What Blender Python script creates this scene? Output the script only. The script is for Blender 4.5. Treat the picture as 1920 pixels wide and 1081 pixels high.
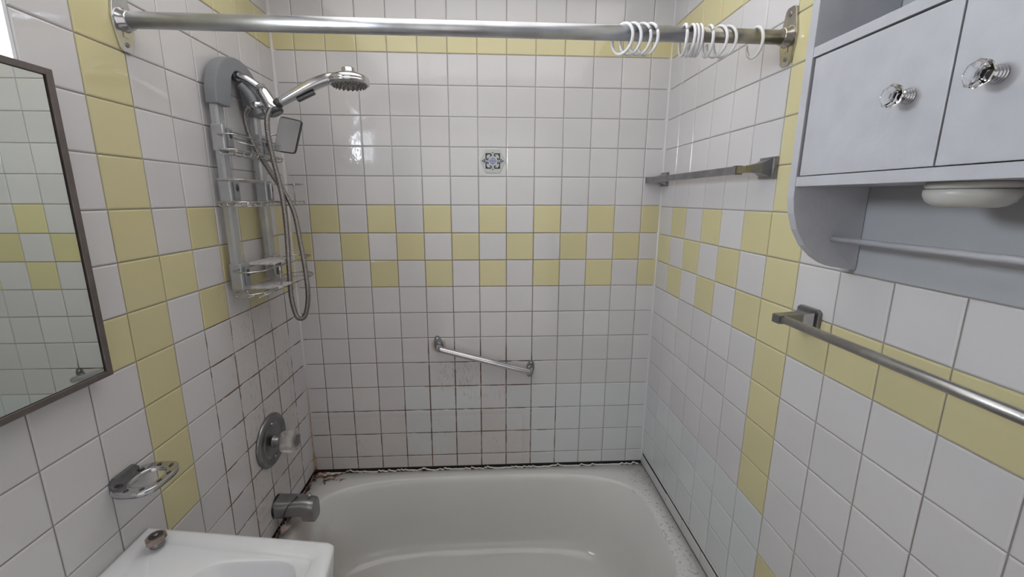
import bpy, bmesh, math, random
from mathutils import Vector, Matrix, Euler
random.seed(7)
S = bpy.context.scene
COL = S.collection
for o in list(bpy.data.objects): bpy.data.objects.remove(o)

# ------------------------------------------------------------------ basics
T = 0.11                       # tile pitch
W = 1.4815                     # width of the alcove
ZC = 1.572                     # height of the top of the checker band
CEIL = 2.42
YF = -2.75                     # wall behind the photographer

# camera
cam = bpy.data.cameras.new('camera'); co = bpy.data.objects.new('camera', cam); COL.objects.link(co)
co.location = (0.77987, -1.64483, 1.59724)
co.rotation_euler = (1.3715347, -0.0032263, -0.0519399)
cam.sensor_fit = 'HORIZONTAL'; cam.sensor_width = 36
cam.lens = 760.15 / 1920 * 36
cam.shift_x = 4.06 / 1920; cam.shift_y = -14.44 / 1920
cam.clip_start = 0.01; cam.clip_end = 50
S.camera = co

# view
S.view_settings.view_transform = 'Standard'
S.view_settings.look = 'None'
S.view_settings.exposure = 0.0
S.view_settings.gamma = 1.0
S.view_settings.use_curve_mapping = False

# world: overcast daylight outside
wd = bpy.data.worlds.new('overcast'); S.world = wd; wd.use_nodes = True
wd.node_tree.nodes['Background'].inputs[0].default_value = (0.80, 0.88, 1.0, 1)
wd.node_tree.nodes['Background'].inputs[1].default_value = 1.0

WINDOW_POWER = 35.0            # emission of the frosted pane lit by daylight
def area(name, loc, rot, sx, sy, power, col):
    l = bpy.data.lights.new(name, 'AREA'); l.shape = 'RECTANGLE'; l.size = sx; l.size_y = sy
    l.energy = power; l.color = col
    o = bpy.data.objects.new(name, l); COL.objects.link(o); o.location = loc; o.rotation_euler = rot
    o.visible_camera = True
    return o
area('ceiling_fill', (W*0.5, -0.78, CEIL-0.02), (0, 0, 0), 1.3, 1.1, 6.8, (1.0, 0.96, 0.93))  # unseen fill panel over the tub, added to brighten the alcove; no lamp hangs here
area('front_fill', (W*0.5, YF+0.02, 1.20), (math.radians(90), 0, 0), 1.4, 2.3, 8.2, (1.0, 0.95, 0.90))  # added fill behind the camera for the lower walls; the wall has no doorway

# ------------------------------------------------------------------ materials
def newmat(name):
    m = bpy.data.materials.new(name); m.use_nodes = True
    nt = m.node_tree; b = nt.nodes['Principled BSDF']
    return m, nt, b
def N(nt, t, **kw):
    n = nt.nodes.new(t)
    for k, v in kw.items(): setattr(n, k, v)
    return n
def simple(name, col, rough=0.5, metal=0.0, spec=0.5, var=0.0, vscale=8.0, bump=0.0, bscale=40.0, dirt=None, dscale=20, dthr=0.6):
    m, nt, b = newmat(name)
    b.inputs['Roughness'].default_value = rough
    b.inputs['Metallic'].default_value = metal
    b.inputs['Specular IOR Level'].default_value = spec
    geo = N(nt, 'ShaderNodeNewGeometry')
    rgb = N(nt, 'ShaderNodeRGB'); rgb.outputs[0].default_value = (*col, 1)
    out = rgb.outputs[0]
    if var:
        nz = N(nt, 'ShaderNodeTexNoise'); nz.inputs['Scale'].default_value = vscale; nz.inputs['Detail'].default_value = 4
        nt.links.new(geo.outputs['Position'], nz.inputs['Vector'])
        mr = N(nt, 'ShaderNodeMapRange'); mr.inputs[1].default_value = .3; mr.inputs[2].default_value = .7
        mr.inputs[3].default_value = 1-var; mr.inputs[4].default_value = 1+var*.5
        nt.links.new(nz.outputs[0], mr.inputs[0])
        mx = N(nt, 'ShaderNodeVectorMath', operation='SCALE')
        nt.links.new(out, mx.inputs[0]); nt.links.new(mr.outputs[0], mx.inputs['Scale'])
        out = mx.outputs[0]
    if dirt:
        nz = N(nt, 'ShaderNodeTexNoise'); nz.inputs['Scale'].default_value = dscale; nz.inputs['Detail'].default_value = 8
        nt.links.new(geo.outputs['Position'], nz.inputs['Vector'])
        mr = N(nt, 'ShaderNodeMapRange'); mr.inputs[1].default_value = dthr; mr.inputs[2].default_value = dthr+.12
        nt.links.new(nz.outputs[0], mr.inputs[0])
        mx = N(nt, 'ShaderNodeMix', data_type='RGBA'); nt.links.new(mr.outputs[0], mx.inputs[0])
        nt.links.new(out, mx.inputs[6]); mx.inputs[7].default_value = (*dirt, 1); out = mx.outputs[2]
    nt.links.new(out, b.inputs['Base Color'])
    if bump:
        nz = N(nt, 'ShaderNodeTexNoise'); nz.inputs['Scale'].default_value = bscale; nz.inputs['Detail'].default_value = 5
        nt.links.new(geo.outputs['Position'], nz.inputs['Vector'])
        bp = N(nt, 'ShaderNodeBump'); bp.inputs['Strength'].default_value = bump; bp.inputs['Distance'].default_value = .002
        nt.links.new(nz.outputs[0], bp.inputs['Height']); nt.links.new(bp.outputs[0], b.inputs['Normal'])
    return m

def mth(nt, op, a, b=None, c=None, clamp=False):
    n = N(nt, 'ShaderNodeMath', operation=op); n.use_clamp = clamp
    for i, v in enumerate((a, b, c)):
        if v is None: continue
        if isinstance(v, (int, float)): n.inputs[i].default_value = v
        else: nt.links.new(v, n.inputs[i])
    return n.outputs[0]
def sstep(nt, v, a, b):
    n = N(nt, 'ShaderNodeMapRange', interpolation_type='SMOOTHSTEP')
    lo, hi = (a, b) if a < b else (b, a)
    n.inputs[1].default_value = lo; n.inputs[2].default_value = hi
    n.inputs[3].default_value = 0 if a < b else 1; n.inputs[4].default_value = 1 if a < b else 0
    nt.links.new(v, n.inputs[0]); return n.outputs[0]
def xyz(nt):
    g = N(nt, 'ShaderNodeNewGeometry'); s = N(nt, 'ShaderNodeSeparateXYZ'); nt.links.new(g.outputs['Position'], s.inputs[0])
    return g.outputs['Position'], s.outputs[0], s.outputs[1], s.outputs[2]
def noise(nt, pos, scale, detail=4, stretch=None, rough=.5):
    n = N(nt, 'ShaderNodeTexNoise'); n.inputs['Scale'].default_value = scale; n.inputs['Detail'].default_value = detail
    n.inputs['Roughness'].default_value = rough
    if stretch:
        mp = N(nt, 'ShaderNodeMapping'); mp.inputs['Scale'].default_value = stretch
        nt.links.new(pos, mp.inputs[0]); pos = mp.outputs[0]
    nt.links.new(pos, n.inputs['Vector']); return n.outputs[0]

def box_mask(nt, x, y, z, bx, by, bz, soft=.06):
    """soft-edged region of the room where grime has settled"""
    m = None
    for v, r in ((x, bx), (y, by), (z, bz)):
        if r is None: continue
        sf = min(soft, (r[1]-r[0])*.2)
        q = mth(nt, 'MULTIPLY', sstep(nt, v, r[0], r[0]+sf), sstep(nt, v, r[1], r[1]-sf))
        m = q if m is None else mth(nt, 'MULTIPLY', m, q)
    return m

def tile_mat(name, col, rough=.055):
    m, nt, b = newmat(name)
    pos, x, y, z = xyz(nt)
    oi = N(nt, 'ShaderNodeObjectInfo')
    rv = oi.outputs['Random']
    # glaze colour varies a little from tile to tile and within a tile
    val = mth(nt, 'ADD', mth(nt, 'MULTIPLY', rv, .07), .955)
    nz = noise(nt, pos, 9, 3)
    val = mth(nt, 'MULTIPLY', val, mth(nt, 'ADD', mth(nt, 'MULTIPLY', nz, .06), .97))
    rgb = N(nt, 'ShaderNodeRGB'); rgb.outputs[0].default_value = (*col, 1)
    sc = N(nt, 'ShaderNodeVectorMath', operation='SCALE'); nt.links.new(rgb.outputs[0], sc.inputs[0]); nt.links.new(val, sc.inputs['Scale'])
    out = sc.outputs[0]
    # grime on the glaze: rusty specks run down the faucet wall and under the grab bar
    rgL = box_mask(nt, x, y, z, (-.1, .05), (-.50, -.07), (.45, 1.42), .10)
    rgB = box_mask(nt, x, y, z, (.54, .90), (-.02, .05), (.72, .935), .05)
    rgC = box_mask(nt, x, y, z, (-.1, 1.0), (-.02, .05), (.35, .72), .10)
    sp = noise(nt, pos, 230, 5, (1.0, 1.0, .17), .62)
    big = noise(nt, pos, 10, 3)
    bigm = sstep(nt, big, .42, .62)
    def spk(reg, thr, k):
        return mth(nt, 'MULTIPLY', mth(nt, 'MULTIPLY', mth(nt, 'MULTIPLY', reg, bigm), sstep(nt, sp, thr, thr+.06)), k)
    d = mth(nt, 'MAXIMUM', spk(rgL, .57, .55), spk(rgB, .56, .50))
    d = mth(nt, 'MAXIMUM', d, spk(rgC, .61, .4))
    mx = N(nt, 'ShaderNodeMix', data_type='RGBA'); nt.links.new(d, mx.inputs[0]); nt.links.new(out, mx.inputs[6])
    mx.inputs[7].default_value = (.15, .085, .06, 1); out = mx.outputs[2]
    tc = N(nt, 'ShaderNodeTexCoord'); sg = N(nt, 'ShaderNodeSeparateXYZ'); nt.links.new(tc.outputs['Generated'], sg.inputs[0])
    e = mth(nt, 'MINIMUM', mth(nt, 'MINIMUM', sg.outputs[0], mth(nt, 'SUBTRACT', 1.0, sg.outputs[0])), mth(nt, 'MINIMUM', sg.outputs[2], mth(nt, 'SUBTRACT', 1.0, sg.outputs[2])))
    eL = box_mask(nt, x, y, z, (-.1, .05), (-.62, .1), (.2, 1.30), .14)
    eB = mth(nt, 'MULTIPLY', box_mask(nt, x, y, z, (.42, 1.05), (-.02, .05), (.2, 1.06), .12), .9)
    eC = mth(nt, 'MULTIPLY', box_mask(nt, x, y, z, (-.1, 1.2), (-.02, .05), (.2, .80), .15), .7)
    er = mth(nt, 'MAXIMUM', mth(nt, 'MAXIMUM', eL, eB), eC)
    en = sstep(nt, noise(nt, pos, 16, 5), .34, .56)
    wdt = mth(nt, 'MULTIPLY', mth(nt, 'MULTIPLY', er, en), .022)
    em = mth(nt, 'MULTIPLY', mth(nt, 'GREATER_THAN', wdt, mth(nt, 'ADD', e, mth(nt, 'MULTIPLY', noise(nt, pos, 300, 3), .012))), .85)
    mx = N(nt, 'ShaderNodeMix', data_type='RGBA'); nt.links.new(em, mx.inputs[0]); nt.links.new(out, mx.inputs[6])
    mx.inputs[7].default_value = (.17, .09, .06, 1); out = mx.outputs[2]
    dv = N(nt, 'ShaderNodeVectorMath', operation='DISTANCE'); nt.links.new(pos, dv.inputs[0]); dv.inputs[1].default_value = (.5655, 0, .985)
    hm = mth(nt, 'MULTIPLY', sstep(nt, mth(nt, 'ADD', dv.outputs['Value'], mth(nt, 'MULTIPLY', noise(nt, pos, 60, 4), .03)), .052, .038), .5)
    mx = N(nt, 'ShaderNodeMix', data_type='RGBA'); nt.links.new(hm, mx.inputs[0]); nt.links.new(out, mx.inputs[6])
    mx.inputs[7].default_value = (.30, .16, .08, 1); out = mx.outputs[2]
    # film of soap over the wet end
    film = mth(nt, 'MULTIPLY', mth(nt, 'MAXIMUM', rgL, rgC), mth(nt, 'MULTIPLY', noise(nt, pos, 6, 4), .32))
    mx = N(nt, 'ShaderNodeMix', data_type='RGBA'); nt.links.new(film, mx.inputs[0]); nt.links.new(out, mx.inputs[6])
    mx.inputs[7].default_value = (.42, .34, .29, 1); out = mx.outputs[2]
    nt.links.new(out, b.inputs['Base Color'])
    rr = mth(nt, 'ADD', mth(nt, 'MULTIPLY', mth(nt, 'MAXIMUM', rgL, rgC), .25), rough)
    nt.links.new(rr, b.inputs['Roughness'])
    b.inputs['Specular IOR Level'].default_value = .5
    bp = N(nt, 'ShaderNodeBump'); bp.inputs['Strength'].default_value = .55; bp.inputs['Distance'].default_value = .0012
    nt.links.new(noise(nt, pos, 26, 3), bp.inputs['Height']); nt.links.new(bp.outputs[0], b.inputs['Normal'])
    return m
M = {}
M['white_tile'] = tile_mat('white_tile_glaze', (.63, .618, .628))
M['cool_tile'] = tile_mat('cool_white_tile_glaze', (.635, .655, .67))
M['yellow_tile'] = tile_mat('yellow_tile_glaze', (.625, .57, .33))

def grout_mat():
    m, nt, b = newmat('grout')
    pos, x, y, z = xyz(nt)
    L = box_mask(nt, x, y, z, (-.1, .03), (-.66, .1), (.2, 1.40), .18)
    B = mth(nt, 'MULTIPLY', box_mask(nt, x, y, z, (-.1, 1.14), (-.03, .1), (.2, 1.12), .16), .9)
    B2 = mth(nt, 'MULTIPLY', box_mask(nt, x, y, z, (-.1, 1.30), (-.03, .1), (.2, 1.80), .35), .58)
    L2 = mth(nt, 'MULTIPLY', box_mask(nt, x, y, z, (-.1, .03), (-1.7, .1), (.2, 1.65), .25), .16)
    R = mth(nt, 'MULTIPLY', box_mask(nt, x, y, z, (W-.05, W+.1), (-1.9, .1), (.2, 1.95), .3), .14)
    k = mth(nt, 'MAXIMUM', mth(nt, 'MAXIMUM', L, B), mth(nt, 'MAXIMUM', mth(nt, 'MAXIMUM', B2, L2), R))
    nz = noise(nt, pos, 14, 5)
    k = mth(nt, 'MULTIPLY', k, sstep(nt, nz, .15, .46))
    k = mth(nt, 'ADD', k, mth(nt, 'MULTIPLY', noise(nt, pos, 5, 3), .22))
    mx = N(nt, 'ShaderNodeMix', data_type='RGBA'); nt.links.new(k, mx.inputs[0])
    mx.inputs[6].default_value = (.40, .385, .38, 1)
    rust = N(nt, 'ShaderNodeMix', data_type='RGBA'); nt.links.new(sstep(nt, mth(nt, 'ADD', noise(nt, pos, 7, 3), mth(nt, 'MULTIPLY', L, .13)), .42, .6), rust.inputs[0])
    rust.inputs[6].default_value = (.06, .045, .04, 1); rust.inputs[7].default_value = (.17, .08, .045, 1)
    nt.links.new(rust.outputs[2], mx.inputs[7]); nt.links.new(mx.outputs[2], b.inputs['Base Color'])
    b.inputs['Roughness'].default_value = .85
    return m
M['grout'] = grout_mat()

def caulk_mat():
    m, nt, b = newmat('caulk')
    pos, x, y, z = xyz(nt)
    left = sstep(nt, x, .1, .02)
    k = mth(nt, 'MULTIPLY', left, sstep(nt, z, 1.05, .62))
    k = mth(nt, 'MULTIPLY', k, mth(nt, 'ADD', mth(nt, 'MULTIPLY', noise(nt, pos, 25, 4), .8), .45), clamp=True)
    mx = N(nt, 'ShaderNodeMix', data_type='RGBA'); nt.links.new(k, mx.inputs[0])
    mx.inputs[6].default_value = (.68, .66, .67, 1); mx.inputs[7].default_value = (.33, .23, .15, 1)
    dk = mth(nt, 'MULTIPLY', mth(nt, 'MULTIPLY', sstep(nt, z, .44, .405), sstep(nt, x, .24, .06)), sstep(nt, noise(nt, pos, 30, 5), .42, .55))
    m2 = N(nt, 'ShaderNodeMix', data_type='RGBA'); nt.links.new(dk, m2.inputs[0]); nt.links.new(mx.outputs[2], m2.inputs[6])
    m2.inputs[7].default_value = (.16, .07, .035, 1)
    nt.links.new(m2.outputs[2], b.inputs['Base Color']); b.inputs['Roughness'].default_value = .5
    return m
M['caulk'] = caulk_mat()

def enamel_mat():
    m, nt, b = newmat('tub_enamel')
    pos, x, y, z = xyz(nt)
    nz = noise(nt, pos, 4, 4)
    base = N(nt, 'ShaderNodeMix', data_type='RGBA'); nt.links.new(nz, base.inputs[0])
    base.inputs[6].default_value = (.73, .735, .72, 1); base.inputs[7].default_value = (.69, .685, .67, 1)
    out = base.outputs[2]
    sm_ = mth(nt, 'MULTIPLY', mth(nt, 'MULTIPLY', sstep(nt, x, .42, .10), sstep(nt, y, -.10, -.30)), sstep(nt, noise(nt, pos, 5, 3), .35, .6))  # brown smears at the faucet end: dirt and shadow both put into the colour
    mx = N(nt, 'ShaderNodeMix', data_type='RGBA'); nt.links.new(mth(nt, 'MULTIPLY', sm_, .55), mx.inputs[0]); nt.links.new(out, mx.inputs[6])
    mx.inputs[7].default_value = (.36, .29, .25, 1); out = mx.outputs[2]
    # rust and mildew on the rim near the faucet corner, scuffs on the right corner
    cnr = mth(nt, 'MULTIPLY', mth(nt, 'MULTIPLY', sstep(nt, x, .22, .03), sstep(nt, y, -.13, -.015)), sstep(nt, z, .38, .395))
    rim = mth(nt, 'MULTIPLY', mth(nt, 'MULTIPLY', sstep(nt, x, .035, .006), sstep(nt, y, -.62, -.3)), sstep(nt, z, .38, .395))
    bk = mth(nt, 'MULTIPLY', sstep(nt, y, -.022, -.006), mth(nt, 'MULTIPLY', sstep(nt, x, 1.2, .9), sstep(nt, z, .38, .395)))
    kk = mth(nt, 'MAXIMUM', mth(nt, 'MAXIMUM', cnr, rim), mth(nt, 'MULTIPLY', bk, .8))
    nn = noise(nt, pos, 34, 7, None, .65)
    kk = mth(nt, 'MULTIPLY', sstep(nt, mth(nt, 'ADD', nn, mth(nt, 'MULTIPLY', kk, .30)), .66, .76), sstep(nt, kk, .02, .3))
    mx = N(nt, 'ShaderNodeMix', data_type='RGBA'); nt.links.new(kk, mx.inputs[0]); nt.links.new(out, mx.inputs[6])
    rust = N(nt, 'ShaderNodeMix', data_type='RGBA'); nt.links.new(sstep(nt, noise(nt, pos, 18, 3), .42, .55), rust.inputs[0])
    rust.inputs[6].default_value = (.20, .09, .045, 1); rust.inputs[7].default_value = (.10, .085, .06, 1)
    nt.links.new(rust.outputs[2], mx.inputs[7]); out = mx.outputs[2]
    rg = mth(nt, 'MULTIPLY', sstep(nt, x, 1.34, 1.44), sstep(nt, z, .38, .395))
    sc = mth(nt, 'MULTIPLY', mth(nt, 'MULTIPLY', rg, sstep(nt, noise(nt, pos, 75, 6, None, .7), .54, .62)), .5)
    mx = N(nt, 'ShaderNodeMix', data_type='RGBA'); nt.links.new(sc, mx.inputs[0]); nt.links.new(out, mx.inputs[6])
    mx.inputs[7].default_value = (.16, .13, .11, 1); out = mx.outputs[2]
    nt.links.new(out, b.inputs['Base Color'])
    nt.links.new(mth(nt, 'ADD', mth(nt, 'MULTIPLY', kk, .4), .11), b.inputs['Roughness'])
    bp = N(nt, 'ShaderNodeBump'); bp.inputs['Strength'].default_value = .12; bp.inputs['Distance'].default_value = .002
    nt.links.new(noise(nt, pos, 40, 3), bp.inputs['Height']); nt.links.new(bp.outputs[0], b.inputs['Normal'])
    return m
M['enamel'] = enamel_mat()
M['chrome'] = simple('chrome', (.60, .60, .62), .15, 1.0, var=.10, vscale=30)
M['dull_chrome'] = simple('tarnished_chrome', (.29, .29, .30), .28, 1.0, var=.25, vscale=25, bump=.1, bscale=120)
M['rod_metal'] = simple('worn_rod_steel', (.58, .59, .62), .33, 1.0, var=.22, vscale=14, bump=.08, bscale=90)
M['nickel'] = simple('nickel_plate', (.52, .49, .43), .18, 1.0, var=.2, vscale=30)
M['brass_dull'] = simple('dull_brass_sleeve', (.33, .30, .19), .38, 1.0, var=.2, vscale=20)
M['brushed'] = simple('brushed_steel', (.46, .45, .44), .40, 1.0, var=.12, vscale=60)
M['hose'] = simple('corrugated_steel', (.27, .255, .25), .28, 1.0, var=.1)
M['wire'] = simple('chromed_wire', (.55, .54, .54), .20, 1.0, var=.35, vscale=40)
M['scum'] = simple('soap_scum_coated', (.62, .60, .60), .45, var=.25, vscale=60, bump=.8, bscale=160, dirt=(.25, .2, .18), dscale=90, dthr=.56)
M['rail'] = simple('satin_aluminium', (.50, .515, .54), .26, .6, var=.1, vscale=20)
M['grey_plastic'] = simple('grey_plastic', (.22, .235, .255), .38, var=.06)
M['dark_plastic'] = simple('dark_plastic', (.045, .045, .05), .35)
M['black'] = simple('black_gap', (.012, .011, .010), .8)
M['rubber'] = simple('pink_grey_rubber', (.42, .33, .31), .6, var=.2, vscale=90)
M['nozzle'] = simple('limescaled_nozzles', (.20, .17, .15), .5, var=.3, vscale=120)
M['porcelain'] = simple('white_porcelain', (.80, .82, .85), .06, var=.02)
M['paint'] = simple('painted_wood', (.455, .462, .500), .42, var=.07, vscale=22, bump=.35, bscale=70)
M['paint_wall'] = simple('painted_plaster', (.42, .43, .455), .6, var=.05, vscale=5, bump=.3, bscale=60)
M['ceiling'] = simple('ceiling_paint', (.70, .69, .67), .8, var=.03)
M['floor'] = simple('floor_vinyl', (.26, .25, .24), .4, var=.1)
M['white_plastic'] = simple('white_plastic', (.72, .72, .74), .25)
M['dome_plastic'] = simple('aged_white_plastic', (.56, .55, .52), .3, var=.08)
M['frame_metal'] = simple('bronze_frame', (.17, .145, .14), .4, .6, var=.15, vscale=40)
M['mirror'] = simple('mirror_glass', (.76, .80, .745), .015, 1.0)
M['navy'] = simple('navy_glaze', (.012, .014, .05), .15)
M['violet'] = simple('violet_glaze', (.22, .22, .42), .15)
M['slate'] = simple('slate_blue_glaze', (.05, .07, .17), .15)
M['hexwhite'] = simple('hex_white_glaze', (.50, .525, .49), .12, var=.04)
M['window_frame'] = simple('window_paint', (.72, .74, .76), .4)

def glass_mat(name, col, rough):
    m, nt, b = newmat(name)
    b.inputs['Base Color'].default_value = (*col, 1); b.inputs['Transmission Weight'].default_value = 1
    b.inputs['Roughness'].default_value = rough; b.inputs['IOR'].default_value = 1.49
    return m
M['crystal'] = glass_mat('clear_acrylic', (.95, .95, .97), .02)
M['cloudy'] = glass_mat('cloudy_acrylic', (.90, .88, .86), .22)
M['cloudy'].node_tree.nodes['Principled BSDF'].inputs['Transmission Weight'].default_value = .82

def pane_mat():
    m, nt, b = newmat('frosted_daylit_glass')
    pos, x, y, z = xyz(nt)
    n1 = noise(nt, pos, 9, 3, (1, 1, .35)); n2 = noise(nt, pos, 60, 3)
    k = mth(nt, 'ADD', mth(nt, 'MULTIPLY', sstep(nt, n1, .38, .58), .75), .35)
    k = mth(nt, 'ADD', k, mth(nt, 'MULTIPLY', n2, .15))
    b.inputs['Base Color'].default_value = (.7, .75, .78, 1)
    b.inputs['Emission Color'].default_value = (.87, .935, 1.0, 1)
    nt.links.new(mth(nt, 'MULTIPLY', k, WINDOW_POWER), b.inputs['Emission Strength'])
    b.inputs['Roughness'].default_value = .3
    return m
M['pane'] = pane_mat()

# ------------------------------------------------------------------ mesh helpers
def tag(o, label=None, cat=None, group=None, kind=None):
    if label: o['label'] = label
    if cat: o['category'] = cat
    if group: o['group'] = group
    if kind: o['kind'] = kind
    return o
def empty(name, loc, label=None, cat=None, group=None, kind=None):
    o = bpy.data.objects.new(name, None); COL.objects.link(o); o.location = loc; o.empty_display_size = .02
    o['_o'] = list(loc)
    return tag(o, label, cat, group, kind)
def origin_of(o):
    v = Vector((0, 0, 0))
    while o is not None:
        v += Vector(o.location); o = o.parent
    return v
class MB:
    """collects shapes in world coordinates and links them as one object"""
    def __init__(s): s.bm = bmesh.new()
    def quad_ring(s, rings, closed=True, caps=(True, True), smooth=True):
        bm = s.bm; vs = [[bm.verts.new(p) for p in r] for r in rings]
        n = len(vs[0])
        for a, b in zip(vs[:-1], vs[1:]):
            for i in range(n if closed else n-1):
                j = (i+1) % n
                try:
                    f = bm.faces.new((a[i], a[j], b[j], b[i])); f.smooth = smooth
                except ValueError: pass
        if caps[0]: f = bm.faces.new(list(reversed(vs[0]))); f.smooth = False
        if caps[1]: f = bm.faces.new(vs[-1]); f.smooth = False
        return s
    def box(s, x0, x1, y0, y1, z0, z1, bevel=0.0, seg=2, rot=None, about=None):
        b2 = bmesh.new()
        bmesh.ops.create_cube(b2, size=1)
        for v in b2.verts:
            v.co = Vector(((x0+x1)/2 + v.co.x*(x1-x0), (y0+y1)/2 + v.co.y*(y1-y0), (z0+z1)/2 + v.co.z*(z1-z0)))
        if bevel: bmesh.ops.bevel(b2, geom=b2.edges[:], offset=bevel, segments=seg, affect='EDGES', profile=.6)
        if rot is not None:
            c = Vector(about) if about else Vector(((x0+x1)/2, (y0+y1)/2, (z0+z1)/2))
            for v in b2.verts: v.co = c + rot @ (v.co - c)
        return s.merge(b2)
    def merge(s, b2):
        me = bpy.data.meshes.new('t'); b2.to_mesh(me); b2.free(); s.bm.from_mesh(me); bpy.data.meshes.remove(me); return s
    def tube(s, pts, r, n=10, cap=True, closed=False):
        pts = [Vector(p) for p in pts]; m = len(pts)
        rs = r if isinstance(r, (list, tuple)) else [r]*m
        tg = []
        for i in range(m):
            if closed: t = pts[(i+1) % m]-pts[i-1]
            else: t = pts[min(i+1, m-1)]-pts[max(i-1, 0)]
            tg.append(t.normalized())
        up = Vector((0, 0, 1)) if abs(tg[0].z) < .9 else Vector((1, 0, 0))
        u = tg[0].cross(up).normalized(); rings = []
        for i in range(m):
            u = (u - tg[i]*u.dot(tg[i])).normalized(); v = tg[i].cross(u)
            rings.append([pts[i]+(u*math.cos(2*math.pi*k/n)+v*math.sin(2*math.pi*k/n))*rs[i] for k in range(n)])
        if closed:
            rings.append(rings[0]); 
            return s.quad_ring(rings, caps=(False, False))
        return s.quad_ring(rings, caps=(cap, cap))
    def lathe(s, c, axis, prof, n=24, smooth=True, capa=True, capb=True, squash=None):
        """prof: (distance along axis, radius) pairs"""
        c = Vector(c); a = Vector(axis).normalized()
        up = Vector((0, 0, 1)) if abs(a.z) < .9 else Vector((1, 0, 0))
        u = a.cross(up).normalized(); v = a.cross(u)
        su, sv = squash or (1, 1)
        rings = [[c+a*d+(u*math.cos(2*math.pi*k/n)*su+v*math.sin(2*math.pi*k/n)*sv)*max(r, 1e-5) for k in range(n)] for d, r in prof]
        return s.quad_ring(rings, caps=(capa, capb), smooth=smooth)
    def prism(s, pts, off, bevel=0.0):
        """flat outline pts (3D) extruded by vector off"""
        b2 = bmesh.new(); off = Vector(off)
        a = [b2.verts.new(p) for p in pts]; b = [b2.verts.new(Vector(p)+off) for p in pts]
        b2.faces.new(list(reversed(a))); b2.faces.new(b)
        n = len(a)
        for i in range(n): b2.faces.new((a[i], a[(i+1) % n], b[(i+1) % n], b[i]))
        bmesh.ops.recalc_face_normals(b2, faces=b2.faces[:])
        if bevel: bmesh.ops.bevel(b2, geom=b2.edges[:], offset=bevel, segments=2, affect='EDGES', profile=.6)
        return s.merge(b2)
    def sphere(s, c, r, u=12, v=8, sc=(1, 1, 1)):
        b2 = bmesh.new(); bmesh.ops.create_uvsphere(b2, u_segments=u, v_segments=v, radius=r)
        for w in b2.verts: w.co = Vector((w.co.x*sc[0]+c[0], w.co.y*sc[1]+c[1], w.co.z*sc[2]+c[2]))
        for f in b2.faces: f.smooth = True
        return s.merge(b2)
    def build(s, name, mat, parent=None, label=None, smooth_angle=None):
        bmesh.ops.recalc_face_normals(s.bm, faces=s.bm.faces[:])
        org = origin_of(parent) if parent is not None else None
        cen = Vector((0, 0, 0))
        if s.bm.verts:
            lo = Vector([min(v.co[i] for v in s.bm.verts) for i in range(3)]); hi = Vector([max(v.co[i] for v in s.bm.verts) for i in range(3)])
            cen = (lo+hi)/2
        bmesh.ops.translate(s.bm, verts=s.bm.verts, vec=-cen)
        me = bpy.data.meshes.new(name); s.bm.to_mesh(me); s.bm.free()
        me.materials.append(mat)
        o = bpy.data.objects.new(name, me); COL.objects.link(o)
        o.location = cen - org if org is not None else cen
        if parent is not None: o.parent = parent
        if label: o['label'] = label
        return o
def arc(c, r, a0, a1, n, plane='yz'):
    out = []
    for i in range(n+1):
        a = math.radians(a0+(a1-a0)*i/n); p = [c[0], c[1], c[2]]
        k = {'yz': (1, 2), 'xz': (0, 2), 'xy': (0, 1)}[plane]
        p[k[0]] += r*math.cos(a); p[k[1]] += r*math.sin(a); out.append(tuple(p))
    return out
def catmull(pts, sub=6):
    P = [Vector(p) for p in pts]; out = []
    for i in range(len(P)-1):
        p0 = P[max(i-1, 0)]; p1 = P[i]; p2 = P[i+1]; p3 = P[min(i+2, len(P)-1)]
        for k in range(sub):
            t = k/sub
            out.append(.5*((2*p1)+(-p0+p2)*t+(2*p0-5*p1+4*p2-p3)*t*t+(-p0+3*p1-3*p2+p3)*t**3))
    out.append(P[-1]); return out

# ------------------------------------------------------------------ tiles
_tm = {}
GAP = .0023
def tile_mesh(w, h, key):
    w = round(w, 4); h = round(h, 4); k = (w, h, key)
    if k in _tm: return _tm[k]
    # local frame: x along the wall, y out of the wall, z up ; centred
    a, b = (w-GAP)/2, (h-GAP)/2
    levels = [(0.0, 0.0), (0.0, .0010), (.0008, .0019), (.0030, .0027)]
    vs, fs = [], []
    for ins, d in levels:
        for sx, sz in ((-1, -1), (1, -1), (1, 1), (-1, 1)): vs.append((sx*(a-ins), -d, sz*(b-ins)))
    for l in range(3):
        for i in range(4):
            j = (i+1) % 4; fs.append((l*4+i, l*4+j, l*4+4+j, l*4+4+i))
    fs.append((12, 13, 14, 15)); fs.append((3, 2, 1, 0))
    me = bpy.data.meshes.new('tile'); me.from_pydata(vs, [], fs); me.update()
    me.materials.append(M[key]); _tm[k] = me
    return me
# a tile's local -y faces the room; rotate for each wall
ROT = {'back': 0.0, 'right': -math.pi/2, 'left': math.pi/2}
def put_tile(parent, wall, u0, u1, z0, z1, key):
    """u runs along the wall: x on the back wall, -y on the side walls"""
    u = (u0+u1)/2; z = (z0+z1)/2; w = u1-u0; h = z1-z0
    me = tile_mesh(w, h, key)
    o = bpy.data.objects.new('tile', me); COL.objects.link(o)
    p = {'back': (u, 0.0, z), 'left': (0.0, -u, z), 'right': (W, -u, z)}[wall]
    o.location = Vector(p) - origin_of(parent); o.parent = parent
    o.rotation_euler = (math.radians(random.gauss(0, .16)), 0, ROT[wall] + math.radians(random.gauss(0, .16)))
    return o

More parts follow.
